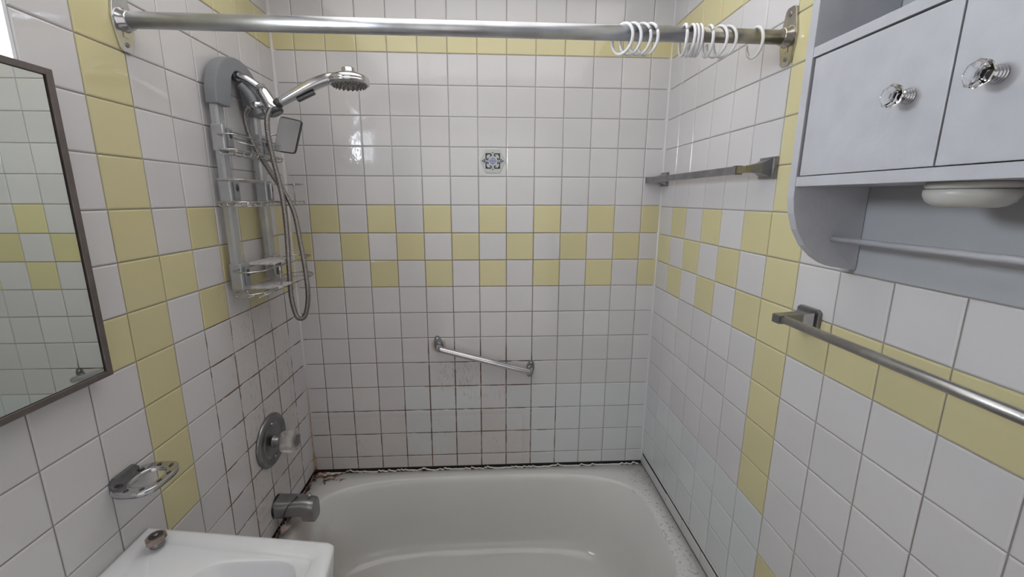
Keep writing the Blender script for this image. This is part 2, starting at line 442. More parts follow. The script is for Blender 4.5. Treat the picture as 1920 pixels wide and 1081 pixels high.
def stuff_tiles(parent, wall, cells, key):
    """tiles outside the photograph: joined"""
    if not cells: return
    bm = bmesh.new()
    for (u0, u1, z0, z1) in cells:
        me = tile_mesh(u1-u0, z1-z0, key); b2 = bmesh.new(); b2.from_mesh(me)
        p = {'back': ((u0+u1)/2, 0.0, (z0+z1)/2), 'left': (0.0, -(u0+u1)/2, (z0+z1)/2), 'right': (W, -(u0+u1)/2, (z0+z1)/2)}[wall]
        b2.transform(Matrix.Translation(p) @ Matrix.Rotation(ROT[wall], 4, 'Z'))
        t = bpy.data.meshes.new('t'); b2.to_mesh(t); b2.free(); bm.from_mesh(t); bpy.data.meshes.remove(t)
    me = bpy.data.meshes.new('tile_field'); bm.to_mesh(me); bm.free(); me.materials.append(M[key])
    o = bpy.data.objects.new('tile_field', me); COL.objects.link(o); o.parent = parent
    o.location = -origin_of(parent); o['kind'] = 'stuff'

RIM = .40
BOT = RIM + .013        # tiles end just above the tub rim
# back wall
wb = MB().box(-.12, W+.12, 0.0, .12, 0, CEIL).build('wall_back', M['grout']); tag(wb, 'back wall of the tub alcove, white square tiles with yellow checker band', kind='structure')
xi = lambda i: (i+2.7428)*T
cols = [(0.0, xi(-2), -3)] + [(xi(i), xi(i+1), i) for i in range(-2, 10)] + [(xi(10), W, 10)]
for (u0, u1, i) in cols:
    for j in range(-8, 11):
        z1 = min(ZC-j*T, CEIL); z0 = max(ZC-(j+1)*T, BOT)
        if z1-z0 < .01: continue
        key = 'white_tile'
        if j == -6: key = 'yellow_tile'
        if j in (0, 2) and i % 2 == 0: key = 'yellow_tile'
        if j == 1 and i % 2 == 1: key = 'yellow_tile'
        if key == 'white_tile' and ((j >= 7 and i >= 6) or (j in (7, 8) and i in (1, 2, 3, 5)) or (j in (9,) and i in (1, 2, 7)) ): key = 'cool_tile'
        put_tile(wb, 'back', u0, u1, z0, z1, key)

# right wall
ZR = ZC - .0383*T
wr = MB().box(W, W+.12, YF, 0.0, 0, CEIL).build('wall_right', M['grout']); tag(wr, 'right wall with white tiles, yellow border column and belt', kind='structure')
yk = lambda k: (1.046+k)*T
PLY = yk(7) - .0005     # painted plaster starts here above the wainscot
stf = {'white_tile': [], 'yellow_tile': []}
for k in range(-1, 15):
    u0 = 0.0 if k == -1 else yk(k); u1 = yk(k+1)
    for j in range(-8, 15):
        z1 = min(ZR-j*T, CEIL); z0 = max(ZR-(j+1)*T, 0.0)
        if k < 6 and j >= 10: 
            if k == 5 and j >= 10: continue
            z0 = max(z0, .4555)
            if j > 10: continue
            z1 = ZR-10*T
        if z1-z0 < .008: continue
        if k >= 7 and j < 1: continue
        key = 'white_tile'
        if k < 5 and j == -6: key = 'yellow_tile'
        if k == 5 and -6 <= j <= 6: key = 'yellow_tile'
        if k == 6 and j >= 8: key = 'yellow_tile'
        if k > 5 and j == 2: key = 'yellow_tile'
        if k < 5 and j in (0, 2) and k % 2 == 0: key = 'yellow_tile'
        if k < 5 and j == 1 and k % 2 == 1: key = 'yellow_tile'
        if key == 'white_tile' and j >= 7 and k <= 5: key = 'cool_tile'
        if (k <= 10 and j <= 9) and not (k > 6 and j > 8) and not (k > 9 and j > 6): put_tile(wr, 'right', u0, u1, z0, z1, key)
        elif k < 6: put_tile(wr, 'right', u0, u1, z0, z1, key)
        elif key in stf: stf[key].append((u0, u1, z0, z1))
# narrow cut strips between the last row and the tub rim
for (a, b_) in ((.002, .065), (.066, .135), (.136, .262), (.263, .395), (.396, .530), (.531, .665)):
    put_tile(wr, 'right', a, b_, RIM+.0012, .446 if a < .25 else .4505, 'white_tile')
for key in stf: stuff_tiles(wr, 'right', stf[key], key)
MB().box(W-.0035, W, YF, -PLY, ZR-T+.002, CEIL).build('plaster_panel', M['paint_wall'], wr)

# left wall with a window opening above the mirror
ZL = ZC + .003*T
ym = lambda m: (.9222+m)*T
WY0, WY1, WZ0, WZ1 = ym(7), 1.31, 1.795, 2.115
wl = MB()
wl.box(-.12, 0, YF, -WY1, 0, CEIL).box(-.12, 0, -WY1, -WY0, 0, WZ0).box(-.12, 0, -WY1, -WY0, WZ1, CEIL).box(-.12, 0, -WY0, 0, 0, CEIL)
wl = wl.build('wall_left', M['grout']); tag(wl, 'left wall with white tiles, yellow column and a high window', kind='structure')
stf = {'white_tile': [], 'yellow_tile': []}
for m in range(-1, 15):
    u0 = 0.0 if m == -1 else ym(m); u1 = ym(m+1)
    for j in range(-8, 15):
        z1 = min(ZL-j*T, CEIL); z0 = ZL-(j+1)*T
        if m <= 5: z0 = max(z0, BOT)
        z0 = max(z0, 0)
        if z1-z0 < .008: continue
        if u0 > WY0-.01 and u0 < WY1-.01 and z1 > WZ0+.01 and z0 < WZ1-.01:
            if z0 < WZ0: z1 = WZ0
            elif z1 > WZ1: z0 = WZ1
            else: continue
            if z1-z0 < .008: continue
        key = 'white_tile'
        if m < 5 and j == -6: key = 'yellow_tile'
        if m == 5 and -6 <= j <= 6: key = 'yellow_tile'
        if m > 5 and j == 2: key = 'yellow_tile'
        if m < 5 and j in (0, 2) and m % 2 == 1: key = 'yellow_tile'
        if m < 5 and j == 1 and m % 2 == 0: key = 'yellow_tile'
        if m <= 8 and j <= 10: put_tile(wl, 'left', u0, u1, z0, z1, key)
        else: stf[key].append((u0, u1, z0, z1))
for key in stf: stuff_tiles(wl, 'left', stf[key], key)

# window: reveal, sash, frosted pane
win = empty('window_1', (-.10, -(WY0+WY1)/2, WZ0), 'small frosted window above the wall mirror', kind='structure')
fr = MB()
fr.box(-.115, -.075, -WY0-.022, -WY0, WZ0, WZ1, .002).box(-.115, -.075, -WY1, -WY1+.022, WZ0, WZ1, .002)
fr.box(-.115, -.075, -WY1+.022, -WY0-.022, WZ0, WZ0+.022, .002).box(-.115, -.075, -WY1+.022, -WY0-.022, WZ1-.022, WZ1, .002)
fr.build('window_frame', M['window_frame'], win)
MB().box(-.110, -.085, -(WY0+WY1)/2-.008, -(WY0+WY1)/2+.008, WZ0+.022, WZ1-.022, .002).build('window_bar', M['window_frame'], win)
MB().box(-.100, -.096, -WY1+.022, -WY0-.022, WZ0+.022, WZ1-.022).build('pane', M['pane'], win)
rv = MB()
rv.box(-.075, .0015, -WY0-.006, -WY0, WZ0, WZ1).box(-.075, .0015, -WY1, -WY1+.006, WZ0, WZ1)
rv.box(-.075, .0015, -WY1+.006, -WY0-.006, WZ0, WZ0+.006).box(-.075, .0015, -WY1+.006, -WY0-.006, WZ1-.006, WZ1)
rv.build('window_reveal', M['window_frame'], win)

# other structure
o = MB().box(-.12, W+.12, YF-.12, YF, 0, CEIL).build('wall_front', M['paint_wall']); tag(o, 'painted wall behind the camera', kind='structure')
o = MB().box(-.12, W+.12, YF-.12, .12, -.1, 0).build('floor', M['floor']); tag(o, 'bathroom floor', kind='structure')
o = MB().box(-.12, W+.12, YF-.12, .12, CEIL, CEIL+.1).build('ceiling', M['ceiling']); tag(o, 'white ceiling', kind='structure')

# caulk beads in the two corners (quarter-round) and along the rim
def bead(name, cx, sx, r, jit, lab):
    rings = []; n = 60
    for k in range(n+1):
        z = RIM+.004 + (CEIL-RIM-.006)*k/n
        rr = r*(1+jit*random.uniform(-1, 1))
        if sx > 0 and z < 1.5: rr *= .85
        if sx > 0 and z < .50: rr *= 1.5
        pts = [(cx+sx*.0002, -.0002, z)]
        for a in range(6):
            t = a/5*math.pi/2
            pts.append((cx+sx*(.0002+rr*(1-math.sin(t))), -.0002-rr*(1-math.cos(t)), z))
        rings.append(pts)
    o = MB().quad_ring(rings).build(name, M['caulk']); return tag(o, lab, kind='structure')
bead('trim_1', 0.0, 1, .0175, .10, 'white caulk bead in the left corner, browned at its foot')
bead('trim_2', W, -1, .0135, .08, 'white caulk bead in the right corner')
# dark open joint behind the tub rim
o = MB().box(.004, W-.004, -.0035, -.0004, RIM+.0005, BOT-.0005).build('trim_3', M['black']); tag(o, 'dark open joint between back tiles and tub rim', kind='structure')
# ragged remains of old caulk
def ragged(name, path, lab):
    """path: function t -> (point, outward dir)"""
    rings = []; n = 260
    lift = 0; 
    for k in range(n+1):
        t = k/n; p, nrm = path(t)
        lift = max(0, .62*lift + random.choice((0, 0, 0, 0, .006, .0105)) * random.random())
        h = .0035 + .001*random.random(); w = .0045+.002*random.random()
        p = Vector(p) + Vector((0, 0, lift*.9)); q = Vector(nrm)
        rings.append([p, p+q*w, p+q*w*.8+Vector((0, 0, h*.6)), p+q*w*.3+Vector((0, 0, h))])
    o = MB().quad_ring(rings, smooth=False).build(name, M['caulk']); return tag(o, lab, kind='structure')
ragged('trim_4', lambda t: ((.03+t*(W-.05), -.0065-.0015*math.sin(t*40), RIM+.0003), (0, -1, 0)), 'peeling white caulk line along the back of the tub rim')
o = MB().box(.0004, .0035, -.70, -.004, RIM+.0005, BOT-.0005).build('trim_5', M['black']); tag(o, 'dark open joint between left tiles and tub rim', kind='structure')
ragged('trim_6', lambda t: ((.0070, -.03-t*.60, RIM+.0003), (1, 0, 0)), 'stained caulk line along the faucet end of the tub rim')
o = MB().box(W-.0012, W, -.70, -.004, .446, .4555).build('trim_8', M['black']); tag(o, 'dark gap between the right wall tiles and the cut strips along the rim', kind='structure')
# crumbled caulk lump in the rear left corner
mb = MB()
for k in range(26):
    a = random.random(); mb.sphere((.018+a*.075, -.012-random.random()*.022*(1-a), RIM+.0015+random.random()*.005*(1-a)), .004+.005*random.random(), 7, 5, (1.6, 1, .6))
o = mb.build('trim_7', M['caulk']); tag(o, 'crumbling lump of old caulk in the rear left corner of the tub', kind='structure')

# ------------------------------------------------------------------ bathtub
def superr(a, b, n, th):
    c, s_ = abs(math.cos(th))/a, abs(math.sin(th))/b
    return (c**n+s_**n)**(-1/n)
tub = empty('bathtub', (W/2, -.38, 0), 'off-white enamelled bathtub filling the tiled alcove', 'bathtub')
TC = Vector((.745, -.373)); NT = 160
def open_ring(ins_l, ins_r, ins_b, z, expo=3.9):
    r = []
    for k in range(NT):
        th = 2*math.pi*k/NT
        a = (.685-ins_l) if math.cos(th) < 0 else (.672-ins_r)
        rad = superr(a, .314-ins_b, expo, th)
        r.append((TC.x+rad*math.cos(th), TC.y+rad*math.sin(th), z))
    return r
def rect_ring(x0, x1, y0, y1, z):
    r = []
    for k in range(NT):
        th = 2*math.pi*k/NT; c, s_ = math.cos(th), math.sin(th)
        tx = ((x1-TC.x)/c if c > 1e-6 else (x0-TC.x)/c if c < -1e-6 else 1e9)
        ty = ((y1-TC.y)/s_ if s_ > 1e-6 else (y0-TC.y)/s_ if s_ < -1e-6 else 1e9)
        t = min(tx, ty); r.append((TC.x+t*c, TC.y+t*s_, z))
    return r
rings = [rect_ring(.003, W-.003, -.755, -.004, .05), rect_ring(.003, W-.003, -.755, -.004, RIM-.012), rect_ring(.003, W-.003, -.752, -.004, RIM-.004),
         rect_ring(.004, W-.004, -.746, -.005, RIM), open_ring(-.007, -.007, -.007, RIM),
         open_ring(0, 0, 0, RIM-.003), open_ring(.006, .006, .005, RIM-.011), open_ring(.011, .012, .009, RIM-.03),
         open_ring(.030, .040, .022, RIM-.08, 3.6), open_ring(.045, .070, .032, .22, 3.4), open_ring(.062, .105, .045, .14, 3.2),
         open_ring(.080, .135, .060, .108, 3.1), open_ring(.110, .175, .085, .087, 3.0), open_ring(.16, .23, .13, .078, 2.8), open_ring(.35, .40, .22, .074, 2.5)]
mb = MB(); mb.quad_ring(rings, caps=(False, True))
mb.build('tub_shell', M['enamel'], tub)
MB().lathe((.22, -.373, .073), (0, 0, 1), [(0, .030), (.004, .030), (.006, .026), (.006, .012), (.004, .010)], 24).build('drain_ring', M['dull_chrome'], tub)

# ------------------------------------------------------------------ shower valve
v = empty('shower_valve', (0, -.305, .757), 'round tarnished chrome valve plate with a clear acrylic knob on the left wall', 'faucet')
VC = (0.003, -.305, .757)
MB().lathe(VC, (1, 0, 0), [(0, .093), (.004, .094), (.009, .090), (.012, .083), (.0125, .078), (.010, .070), (.009, .062), (.0115, .059), (.012, .050), (.012, .02)], 48).build('escutcheon', M['dull_chrome'], v)
MB().lathe((.012, -.305, .752), (1, 0, 0), [(0, .021), (.004, .021), (.006, .0165), (.034, .0155), (.036, .014)], 24).build('stem', M['dull_chrome'], v)
# fluted knob
rings = []
for d, r in ((.028, .016), (.030, .028), (.036, .034), (.052, .038), (.070, .039), (.080, .035), (.083, .028)):
    rings.append([(.010+d, -.305+(r*(1+.045*math.cos(8*a)))*math.cos(a), .752+(r*(1+.045*math.cos(8*a)))*math.sin(a)) for a in [2*math.pi*k/64 for k in range(64)]])
MB().quad_ring(rings).build('knob', M['cloudy'], v)
MB().lathe((.094, -.305, .752), (1, 0, 0), [(0, .020), (.0015, .020), (.002, .016)], 24).build('knob_cap', M['dull_chrome'], v)
for dz in (.062, -.062): MB().sphere((.0125, -.305, .757+dz), .0045, 8, 6).build('screw', M['chrome'], v)

# tub spout
sp = empty('tub_spout', (0, -.3165, .497), 'grey metal tub spout with diverter pull on the left wall', 'faucet')
M['spout'] = simple('dull_spout_metal', (.36, .36, .375), .34, .9, var=.15, vscale=20)
prof = [(0.003, .036, .498, .036), (.012, .0365, .498, .036), (.03, .036, .498, .0345), (.06, .033, .499, .033), (.085, .031, .498, .0335), (.096, .030, .495, .036), (.101, .030, .487, .044), (.118, .030, .484, .044), (.1385, .029, .480, .042), (.1435, .0245, .480, .0365)]
rings = []
for x, ry, zc, rz in prof:
    rings.append([(x, -.3165+ry*(abs(math.cos(a))**.62)*math.copysign(1, math.cos(a)), zc+rz*(abs(math.sin(a))**.62)*math.copysign(1, math.sin(a))) for a in [2*math.pi*k/36 for k in range(36)]])
b2 = MB().quad_ring(rings)
for vtx in b2.bm.verts:   # underside is cut back except at the nose
    if vtx.co.x < .099 and vtx.co.z < .472: vtx.co.z = .472+(vtx.co.z-.472)*.22
b2.build('spout_body', M['spout'], sp)
MB().lathe((.122, -.3165, .524), (0, 0, 1), [(0, .0035), (.010, .0035), (.012, .007), (.016, .008), (.020, .006)], 14).build('diverter_pull', M['chrome'], sp)
MB().lathe((.0028, -.3165, .498), (1, 0, 0), [(0, .040), (.003, .040), (.0032, .036)], 32).build('rubber_seal', M['black'], sp)

# bead chain with ring and stopper hanging over the spout
ch = empty('drain_stopper', (.045, -.355, .45), 'pinkish rubber drain stopper hanging on a bead chain from the tub spout', 'stopper')
path = catmull([(.078, -.3165, .5345), (.072, -.335, .532), (.058, -.350, .520), (.048, -.3545, .500), (.041, -.3545, .478), (.040, -.3545, .462)], 8)
mb = MB(); last = None
for p in path:
    if last is None or (p-last).length > .0034: mb.sphere(p, .0021, 6, 5); last = p
mb.build('chain', simple('blackened_chain', (.06, .055, .05), .4, .8), ch)
MB().tube([(.044+.0085*math.cos(a), -.3545, .455+.0095*math.sin(a)) for a in [2*math.pi*k/20 for k in range(20)]], .0011, 6, closed=True).build('ring', M['dull_chrome'], ch)
MB().lathe((.040, -.352, .437), (.62, -.25, -.75), [(-.011, .006), (-.009, .011), (0, .016), (.008, .020), (.010, .020), (.012, .016)], 20).build('plug', M['rubber'], ch)
MB().tube(catmull([(.044, -.3545, .446), (.036, -.354, .441), (.020, -.352, .450), (.018, -.350, .475)], 5), .0012, 6).build('plug_wire', M['dull_chrome'], ch)

# ------------------------------------------------------------------ grab bar
gb = empty('grab_bar', (.76, 0, .94), 'slanting chrome grab bar on the back wall above the tub', 'grab bar')
A = Vector((.5655, -.003, .995)); B = Vector((.9555, -.003, .878))
for c, tilt in ((A, -.16), (B, .12)):
    R = Matrix.Rotation(tilt, 3, 'Y'); out = []
    for k in range(28):
        a = 2*math.pi*k/28; rx = .0205+.003*math.cos(2*a+math.pi); rz = .038
        p = Vector((rx*math.cos(a)*(1-.18*abs(math.sin(a))), 0, rz*math.sin(a))); out.append(c+R@p)
    MB().prism(out, (0, -.004, 0), .001).build('flange', M['dull_chrome'], gb)
    for s_ in (1, -1): MB().lathe(c+R@Vector((0, -.004, s_*.0265)), (0, -1, 0), [(0, .0052), (.0012, .005), (.002, .003)], 10).build('screw', M['chrome'], gb)
d = (B-A).normalized()
pts = [A+Vector((0, -.003, -.006)), A+Vector((.001, -.022, -.006))+d*.004, A+Vector((0, -.037, -.006))+d*.018, A+Vector((0, -.042, -.006))+d*.04,
       B+Vector((0, -.042, .0))-d*.04, B+Vector((0, -.037, 0))-d*.018, B+Vector((0, -.022, 0))-d*.004, B+Vector((0, -.003, 0))]
pts = catmull(pts, 8)
MB().tube(pts, .0125, 16).build('bar', M['chrome'], gb)
for p, q in ((A+Vector((0, -.004, -.006)), 1), (B+Vector((0, -.004, 0)), 1)): MB().lathe(p, (0, -1, 0), [(0, .0165), (.003, .0165), (.005, .0125)], 20).build('collar', M['dull_chrome'], gb)

# ------------------------------------------------------------------ hexagonal ornament
hx = empty('hexagonal_tile', (.7983, -.003, 1.741), 'small hexagonal tile with navy and violet flower ornament stuck on the back wall', 'tile')
HC = Vector((.7983, -.0028, 1.741))
hexo = [(.0485, 0), (.027, .0445), (-.027, .0445), (-.0485, 0), (-.027, -.0445), (.027, -.0445)]
MB().prism([HC+Vector((a, 0, b)) for a, b in hexo], (0, -.0035, 0), .0012).build('hexagon', M['hexwhite'], hx)
f = -.0037
def disc2(mb, cx, cz, r, n=20, sz=1.0, t=.0004):
    mb.prism([HC+Vector((cx+r*math.cos(2*math.pi*k/n), f, cz+sz*r*math.sin(2*math.pi*k/n))) for k in range(n)], (0, -t, 0)); return mb
disc2(MB(), 0, 0, .0125, 8).build('centre_medallion', M['violet'], hx)
mb = MB()
for a in (45, 135, 225, 315):
    a = math.radians(a); disc2(mb, .0065*math.cos(a), .0065*math.sin(a), .0027, 8, 1, .0007)
mb.build('medallion_petal', M['hexwhite'], hx)
for sx in (1, -1):
    for sz in (1, -1):
        mb = MB()
        L = lambda pts: [HC+Vector((sx*a, f, sz*b)) for a, b in pts]
        mb.prism(L([(.0285, .0290), (.0060, .0290), (.0060, .0245), (.0240, .0245), (.0240, .0050), (.0285, .0050)]), (0, -.0004, 0))
        for (cx, cz, a0, a1, r) in ((.0100, .0225, 60, 300, .0062), (.0222, .0095, 390, 150, .0060)):
            inner, outer = r*.30, r
            aa = [math.radians(a0+(a1-a0)*k/12) for k in range(13)]
            poly = [(cx+outer*math.cos(t), cz+outer*math.sin(t)) for t in aa]+[(cx+inner*math.cos(t), cz+inner*math.sin(t)) for t in reversed(aa)]
            mb.prism(L(poly), (0, -.0005, 0))
        mb.prism(L([(.0265, .0270), (.0180, .0265), (.0225, .0205), (.0265, .0170)]), (0, -.00045, 0))
        mb.build('corner_scroll', M['navy'], hx)
for sx in (1, -1):
    mb = MB()
    mb.prism([HC+Vector((sx*a, f, b)) for a, b in ((.012, -.0008), (.030, -.0008), (.030, .0008), (.012, .0008))], (0, -.0004, 0))
    for cx, cz, r in ((.0325, .0055, .0028), (.0325, -.0055, .0028), (.0385, 0, .0036), (.0315, 0, .0030), (.029, 0, .0020)): disc2(mb, sx*cx, cz, r, 10)
    mb.build('side_lily', M['slate'], hx)
for sz in (1, -1):
    mb = MB()
    mb.prism([HC+Vector((a, f, sz*b)) for a, b in ((-.0004, .012), (.0004, .012), (.0004, .030), (-.0004, .030))], (0, -.0004, 0))
    mb.prism([HC+Vector((a, f, sz*b)) for a, b in ((0, .0285), (.0032, .0315), (0, .0350), (-.0032, .0315))], (0, -.0004, 0))
    mb.build('vertical_bud', M['slate'], hx)

# ------------------------------------------------------------------ shower rod
rod = empty('shower_curtain_rod', (W/2, -.65, 1.966), 'long worn steel shower curtain rod spanning between both side walls', 'curtain rod')
ZR0 = 1.9667
MB().tube([(.010, -.65, ZR0), (1.262, -.65, ZR0-.0012)], .0163, 28).build('outer_tube', M['rod_metal'], rod)
MB().tube([(1.25, -.65, ZR0-.0012), (W-.010, -.65, ZR0-.0022)], .0152, 28).build('inner_tube', simple('aged_rod_steel', (.36, .345, .30), .36, 1.0, var=.25, vscale=40), rod, 'thinner, yellowed end of the rod')
def rod_flange(x, s_, mat):
    out = [(-.016, -.058), (-.010, -.063), (.010, -.063), (.016, -.058), (.024, -.022), (.027, 0), (.024, .022), (.016, .058), (.010, .063), (-.010, .063), (-.016, .058), (-.024, .022), (-.027, 0), (-.024, -.022)]
    fl = MB().prism([(x, -.65+a, ZR0-.001+b) for a, b in out], (s_*.005, 0, 0), .0012).build('flange', mat, rod)
    MB().lathe((x+s_*.004, -.65, ZR0-.001), (s_, 0, 0), [(0, .024), (.003, .0235), (.007, .0195), (.016, .0185), (.018, .017)], 28).build('socket', mat, rod)
    for b in (.048, -.048): MB().lathe((x+s_*.005, -.65, ZR0-.001+b), (s_, 0, 0), [(0, .0055), (.001, .0052), (.0016, .003), (.0008, .0015)], 12).build('screw', M['dull_chrome'], rod)
    MB().box(min(x+s_*.0045, x+s_*.0065), max(x+s_*.0045, x+s_*.0065), -.656, -.644, ZR0-.035, ZR0-.024, .0006).build('embossed_tab', mat, rod)
rod_flange(.003, 1, M['chrome']); rod_flange(W-.003, -1, M['nickel'])

# curtain rings
def ring_mesh(kind):
    hw, hh = .0268, .0315
    if kind == 'hook': a0, a1 = 128, 452+ -2   # open at the back
    pts = []
    if kind == 'hook':
        for k in range(41):
            a = math.radians(205 + (100-205-360)*-0 + 0)
        # angle 0 = towards the room (-y), 90 = up ; travel from top back, over the front, under, up the back
        for k in range(45):
            a = math.radians(112 - k/44*292)
            pts.append((0, -hw*math.cos(a), hh*math.sin(a)))
    else:
        for k in range(49):
            a = math.radians(8 + 0 - k/48*344 + 360)
            pts.append((0, -hw*math.cos(a+math.radians(12)), hh*math.sin(a+math.radians(12))))
    m = MB().tube(pts, .0035, 8)
    for e in (pts[0], pts[-1]): m.sphere(e, .0036, 8, 6)
    return m
ring_src = {}
for kind in ('hook', 'snap'):
    m = ring_mesh(kind); me = bpy.data.meshes.new('curtain_ring'); m.bm.to_mesh(me); m.bm.free()
    for p in me.polygons: p.use_smooth = True
    me.materials.append(M['white_plastic']); ring_src[kind] = me
ring_spots = [
 (1.0860, 38, 'hook', 'white plastic curtain hook, leftmost of all on the rod'),
 (1.1050, 38, 'hook', 'white plastic curtain hook, second from the left on the rod'),
 (1.1265, 40, 'snap', 'white plastic curtain ring, third from the left on the rod, gap facing the room'),
 (1.1450, 32, 'snap', 'white plastic curtain ring closing the left group of four on the rod'),
 (1.2270, -8, 'snap', 'white plastic curtain ring, first one right of the wide empty stretch of rod'),
 (1.2420, -2, 'hook', 'white plastic curtain hook, left one of the tight trio on the rod'),
 (1.2515, -4, 'hook', 'white plastic curtain hook, middle one of the tight trio on the rod'),
 (1.2610, -6, 'hook', 'white plastic curtain hook, right one of the tight trio on the rod'),
 (1.2850, -4, 'snap', 'white plastic curtain ring standing alone between the trio and the two wide hooks'),
 (1.3060, 22, 'hook', 'white plastic curtain hook, left one of the overlapping wide pair near the right wall'),
 (1.3250, 30, 'hook', 'white plastic curtain hook, right one of the overlapping wide pair near the right wall'),
 (1.3960, 4, 'hook', 'white plastic curtain hook hanging by itself nearest the right wall')]
for x, ang, kind, lab in ring_spots:
    o = bpy.data.objects.new('curtain_ring', ring_src[kind]); COL.objects.link(o)
    r = .0163 if x < 1.262 else .0152
    o.location = (x, -.65, ZR0-.002 + r + .0037 - .0315)
    o.rotation_euler = (0, math.radians(random.uniform(-3, 3)), math.radians(ang))
    tag(o, lab, 'curtain ring', 'white plastic rings on the shower rod')

# ------------------------------------------------------------------ small square towel bar on the right wall of the alcove
tb = empty('square_towel_bar', (W, -.33, 1.672), 'short square chrome towel bar high on the right wall inside the alcove', 'towel bar')
def sq_post(y, mat):
    m = MB().prism([(W-.003, y-.029, 1.648), (W-.003, y+.029, 1.648), (W-.003, y+.029, 1.700), (W-.003, y-.029, 1.700)], (-.008, 0, 0), .001)
    rings = [[(W-.011, y-a, 1.674-b), (W-.011, y+a, 1.674-b), (W-.011, y+a, 1.674+b), (W-.011, y-a, 1.674+b)] for a, b in ((.024, .024),)]
    rings = [[(W-.011, y-.022, 1.652), (W-.011, y+.022, 1.652), (W-.011, y+.022, 1.696), (W-.011, y-.022, 1.696)],
             [(W-.030, y-.013, 1.661), (W-.030, y+.013, 1.661), (W-.030, y+.013, 1.687), (W-.030, y-.013, 1.687)],
             [(W-.0575, y-.010, 1.663), (W-.0575, y+.010, 1.663), (W-.0575, y+.010, 1.681), (W-.0575, y-.010, 1.681)]]
    m.quad_ring(rings, smooth=False); return m.build('post', mat, tb)
sq_post(-.034, M['dull_chrome']); sq_post(-.636, M['dull_chrome'])
MB().box(W-.074, W-.0575, -.606, -.006, 1.6605, 1.6805, .001).build('square_sleeve', M['dull_chrome'], tb)
MB().box(W-.0755, W-.056, -.612, -.600, 1.659, 1.682, .001).build('sleeve_collar', M['dull_chrome'], tb)
MB().box(W-.0725, W-.0590, -.652, -.606, 1.6625, 1.6785, .0008).build('inner_bar', M['brass_dull'], tb, 'dull brass coloured inner bar')

# ------------------------------------------------------------------ long round towel bar
lb = empty('long_towel_bar', (W, -1.14, 1.345), 'long brushed steel round towel bar on the right wall under the cabinet', 'towel bar')
for yy in (-.831, -1.455):
    MB().prism([(W-.003, yy+a, 1.347+b) for a, b in ((-.030, -.017), (-.024, -.023), (.024, -.023), (.030, -.017), (.030, .017), (.024, .023), (-.024, .023), (-.030, .017))], (-.010, 0, 0), .002).build('wall_plate', M['dull_chrome'], lb)
    rings = [[(W-.012, yy-.021, 1.332), (W-.012, yy+.021, 1.332), (W-.012, yy+.021, 1.362), (W-.012, yy-.021, 1.362)],
             [(W-.030, yy-.013, 1.335), (W-.030, yy+.013, 1.335), (W-.030, yy+.013, 1.357), (W-.030, yy-.013, 1.357)],
             [(W-.082, yy-.011, 1.336), (W-.082, yy+.011, 1.336), (W-.082, yy+.011, 1.354), (W-.082, yy-.011, 1.354)]]
    MB().quad_ring(rings, smooth=False).build('arm', M['dull_chrome'], lb)
MB().tube([(W-.070, -.842, 1.3455), (W-.070, -1.444, 1.3445)], .0088, 20).build('bar', M['brushed'], lb)

# ------------------------------------------------------------------ wall cabinet
cb = empty('wall_cabinet', (W, -1.16, 1.62), 'light blue-grey painted wooden wall cabinet with two doors and curved side panels', 'cabinet')
XF = 1.3346; CY = -.9195; CY2 = -1.402; XB = W-.0045; th = .016
def side_panel(y0, y1):
    prof = [(XB, 1.4665), (1.4806-.004, 1.4665), (1.4291, 1.473), (1.410, 1.4805), (1.392, 1.4915), (1.3677, 1.5137), (1.3493, 1.5434), (1.3393, 1.5720), (1.3343, 1.600), (XF-.001, 1.622), (XF-.001, 2.06), (XB, 2.06)]
    return MB().prism([(x, y0, z) for x, z in prof], (0, y1-y0, 0), .001).build('side_panel', M['paint'], cb)
side_panel(CY, CY+th); side_panel(CY2-th, CY2)
MB().box(XF, XB, CY2, CY, 1.6205, 1.6375, .0008).build('bottom_shelf', M['paint'], cb)
MB().box(XF, XB, CY2, CY, 1.8345, 1.8505, .0008).build('shelf', M['paint'], cb)
MB().box(XF, XB, CY2, CY, 2.044, 2.060, .0008).build('top_board', M['paint'], cb)
MB().box(XB-.004, XB, CY2, CY, 1.6375, 1.8345).build('back_board', M['paint'], cb)
def door(y0, y1, dx, ky):
    d = MB().box(XF+dx, XF+.016+dx, y0, y1, 1.6388, 1.8312, .0012).build('door', M['paint'], cb)
    kz = 1.7315; kx = XF+dx
    MB().lathe((kx, ky, kz), (-1, 0, 0), [(0, .0100), (.0018, .0100), (.0026, .0080), (.0034, .0092), (.0044, .0092), (.0052, .0070), (.006, .0082), (.007, .0082), (.0078, .0058), (.0088, .0070), (.0098, .0068), (.0106, .0044), (.012, .0042)], 18).build('knob_base', M['chrome'], d)
    MB().lathe((kx-.012, ky, kz), (-1, 0, 0), [(0, .0042), (.002, .006), (.009, .0140), (.013, .0155), (.0165, .0120), (.018, .0065)], 8, smooth=False).build('crystal_knob', M['crystal'], d)
door(-1.1478, -.9265, 0.0, -1.1005)
door(-1.3995, -1.1512, -.0012, -1.1980)
MB().tube([(1.4218, CY-.0005, 1.5262), (1.4218, CY2+.0005, 1.5262)], .0052, 14).build('towel_dowel', M['paint'], cb)

pl = empty('puck_light', (1.40, -1.142, 1.6205), 'round white plastic dome fixed under the bottom of the wall cabinet', 'light')
MB().lathe((1.400, -1.142, 1.6200), (0, 0, -1), [(0, .043), (.006, .0435), (.0085, .041)], 36).build('mounting_ring', M['dome_plastic'], pl)
MB().lathe((1.400, -1.142, 1.6112), (0, 0, -1), [(0, .0415), (.001, .0445), (.008, .0440), (.016, .040), (.021, .033), (.0228, .026), (.023, .010)], 36).build('dome', M['dome_plastic'], pl)

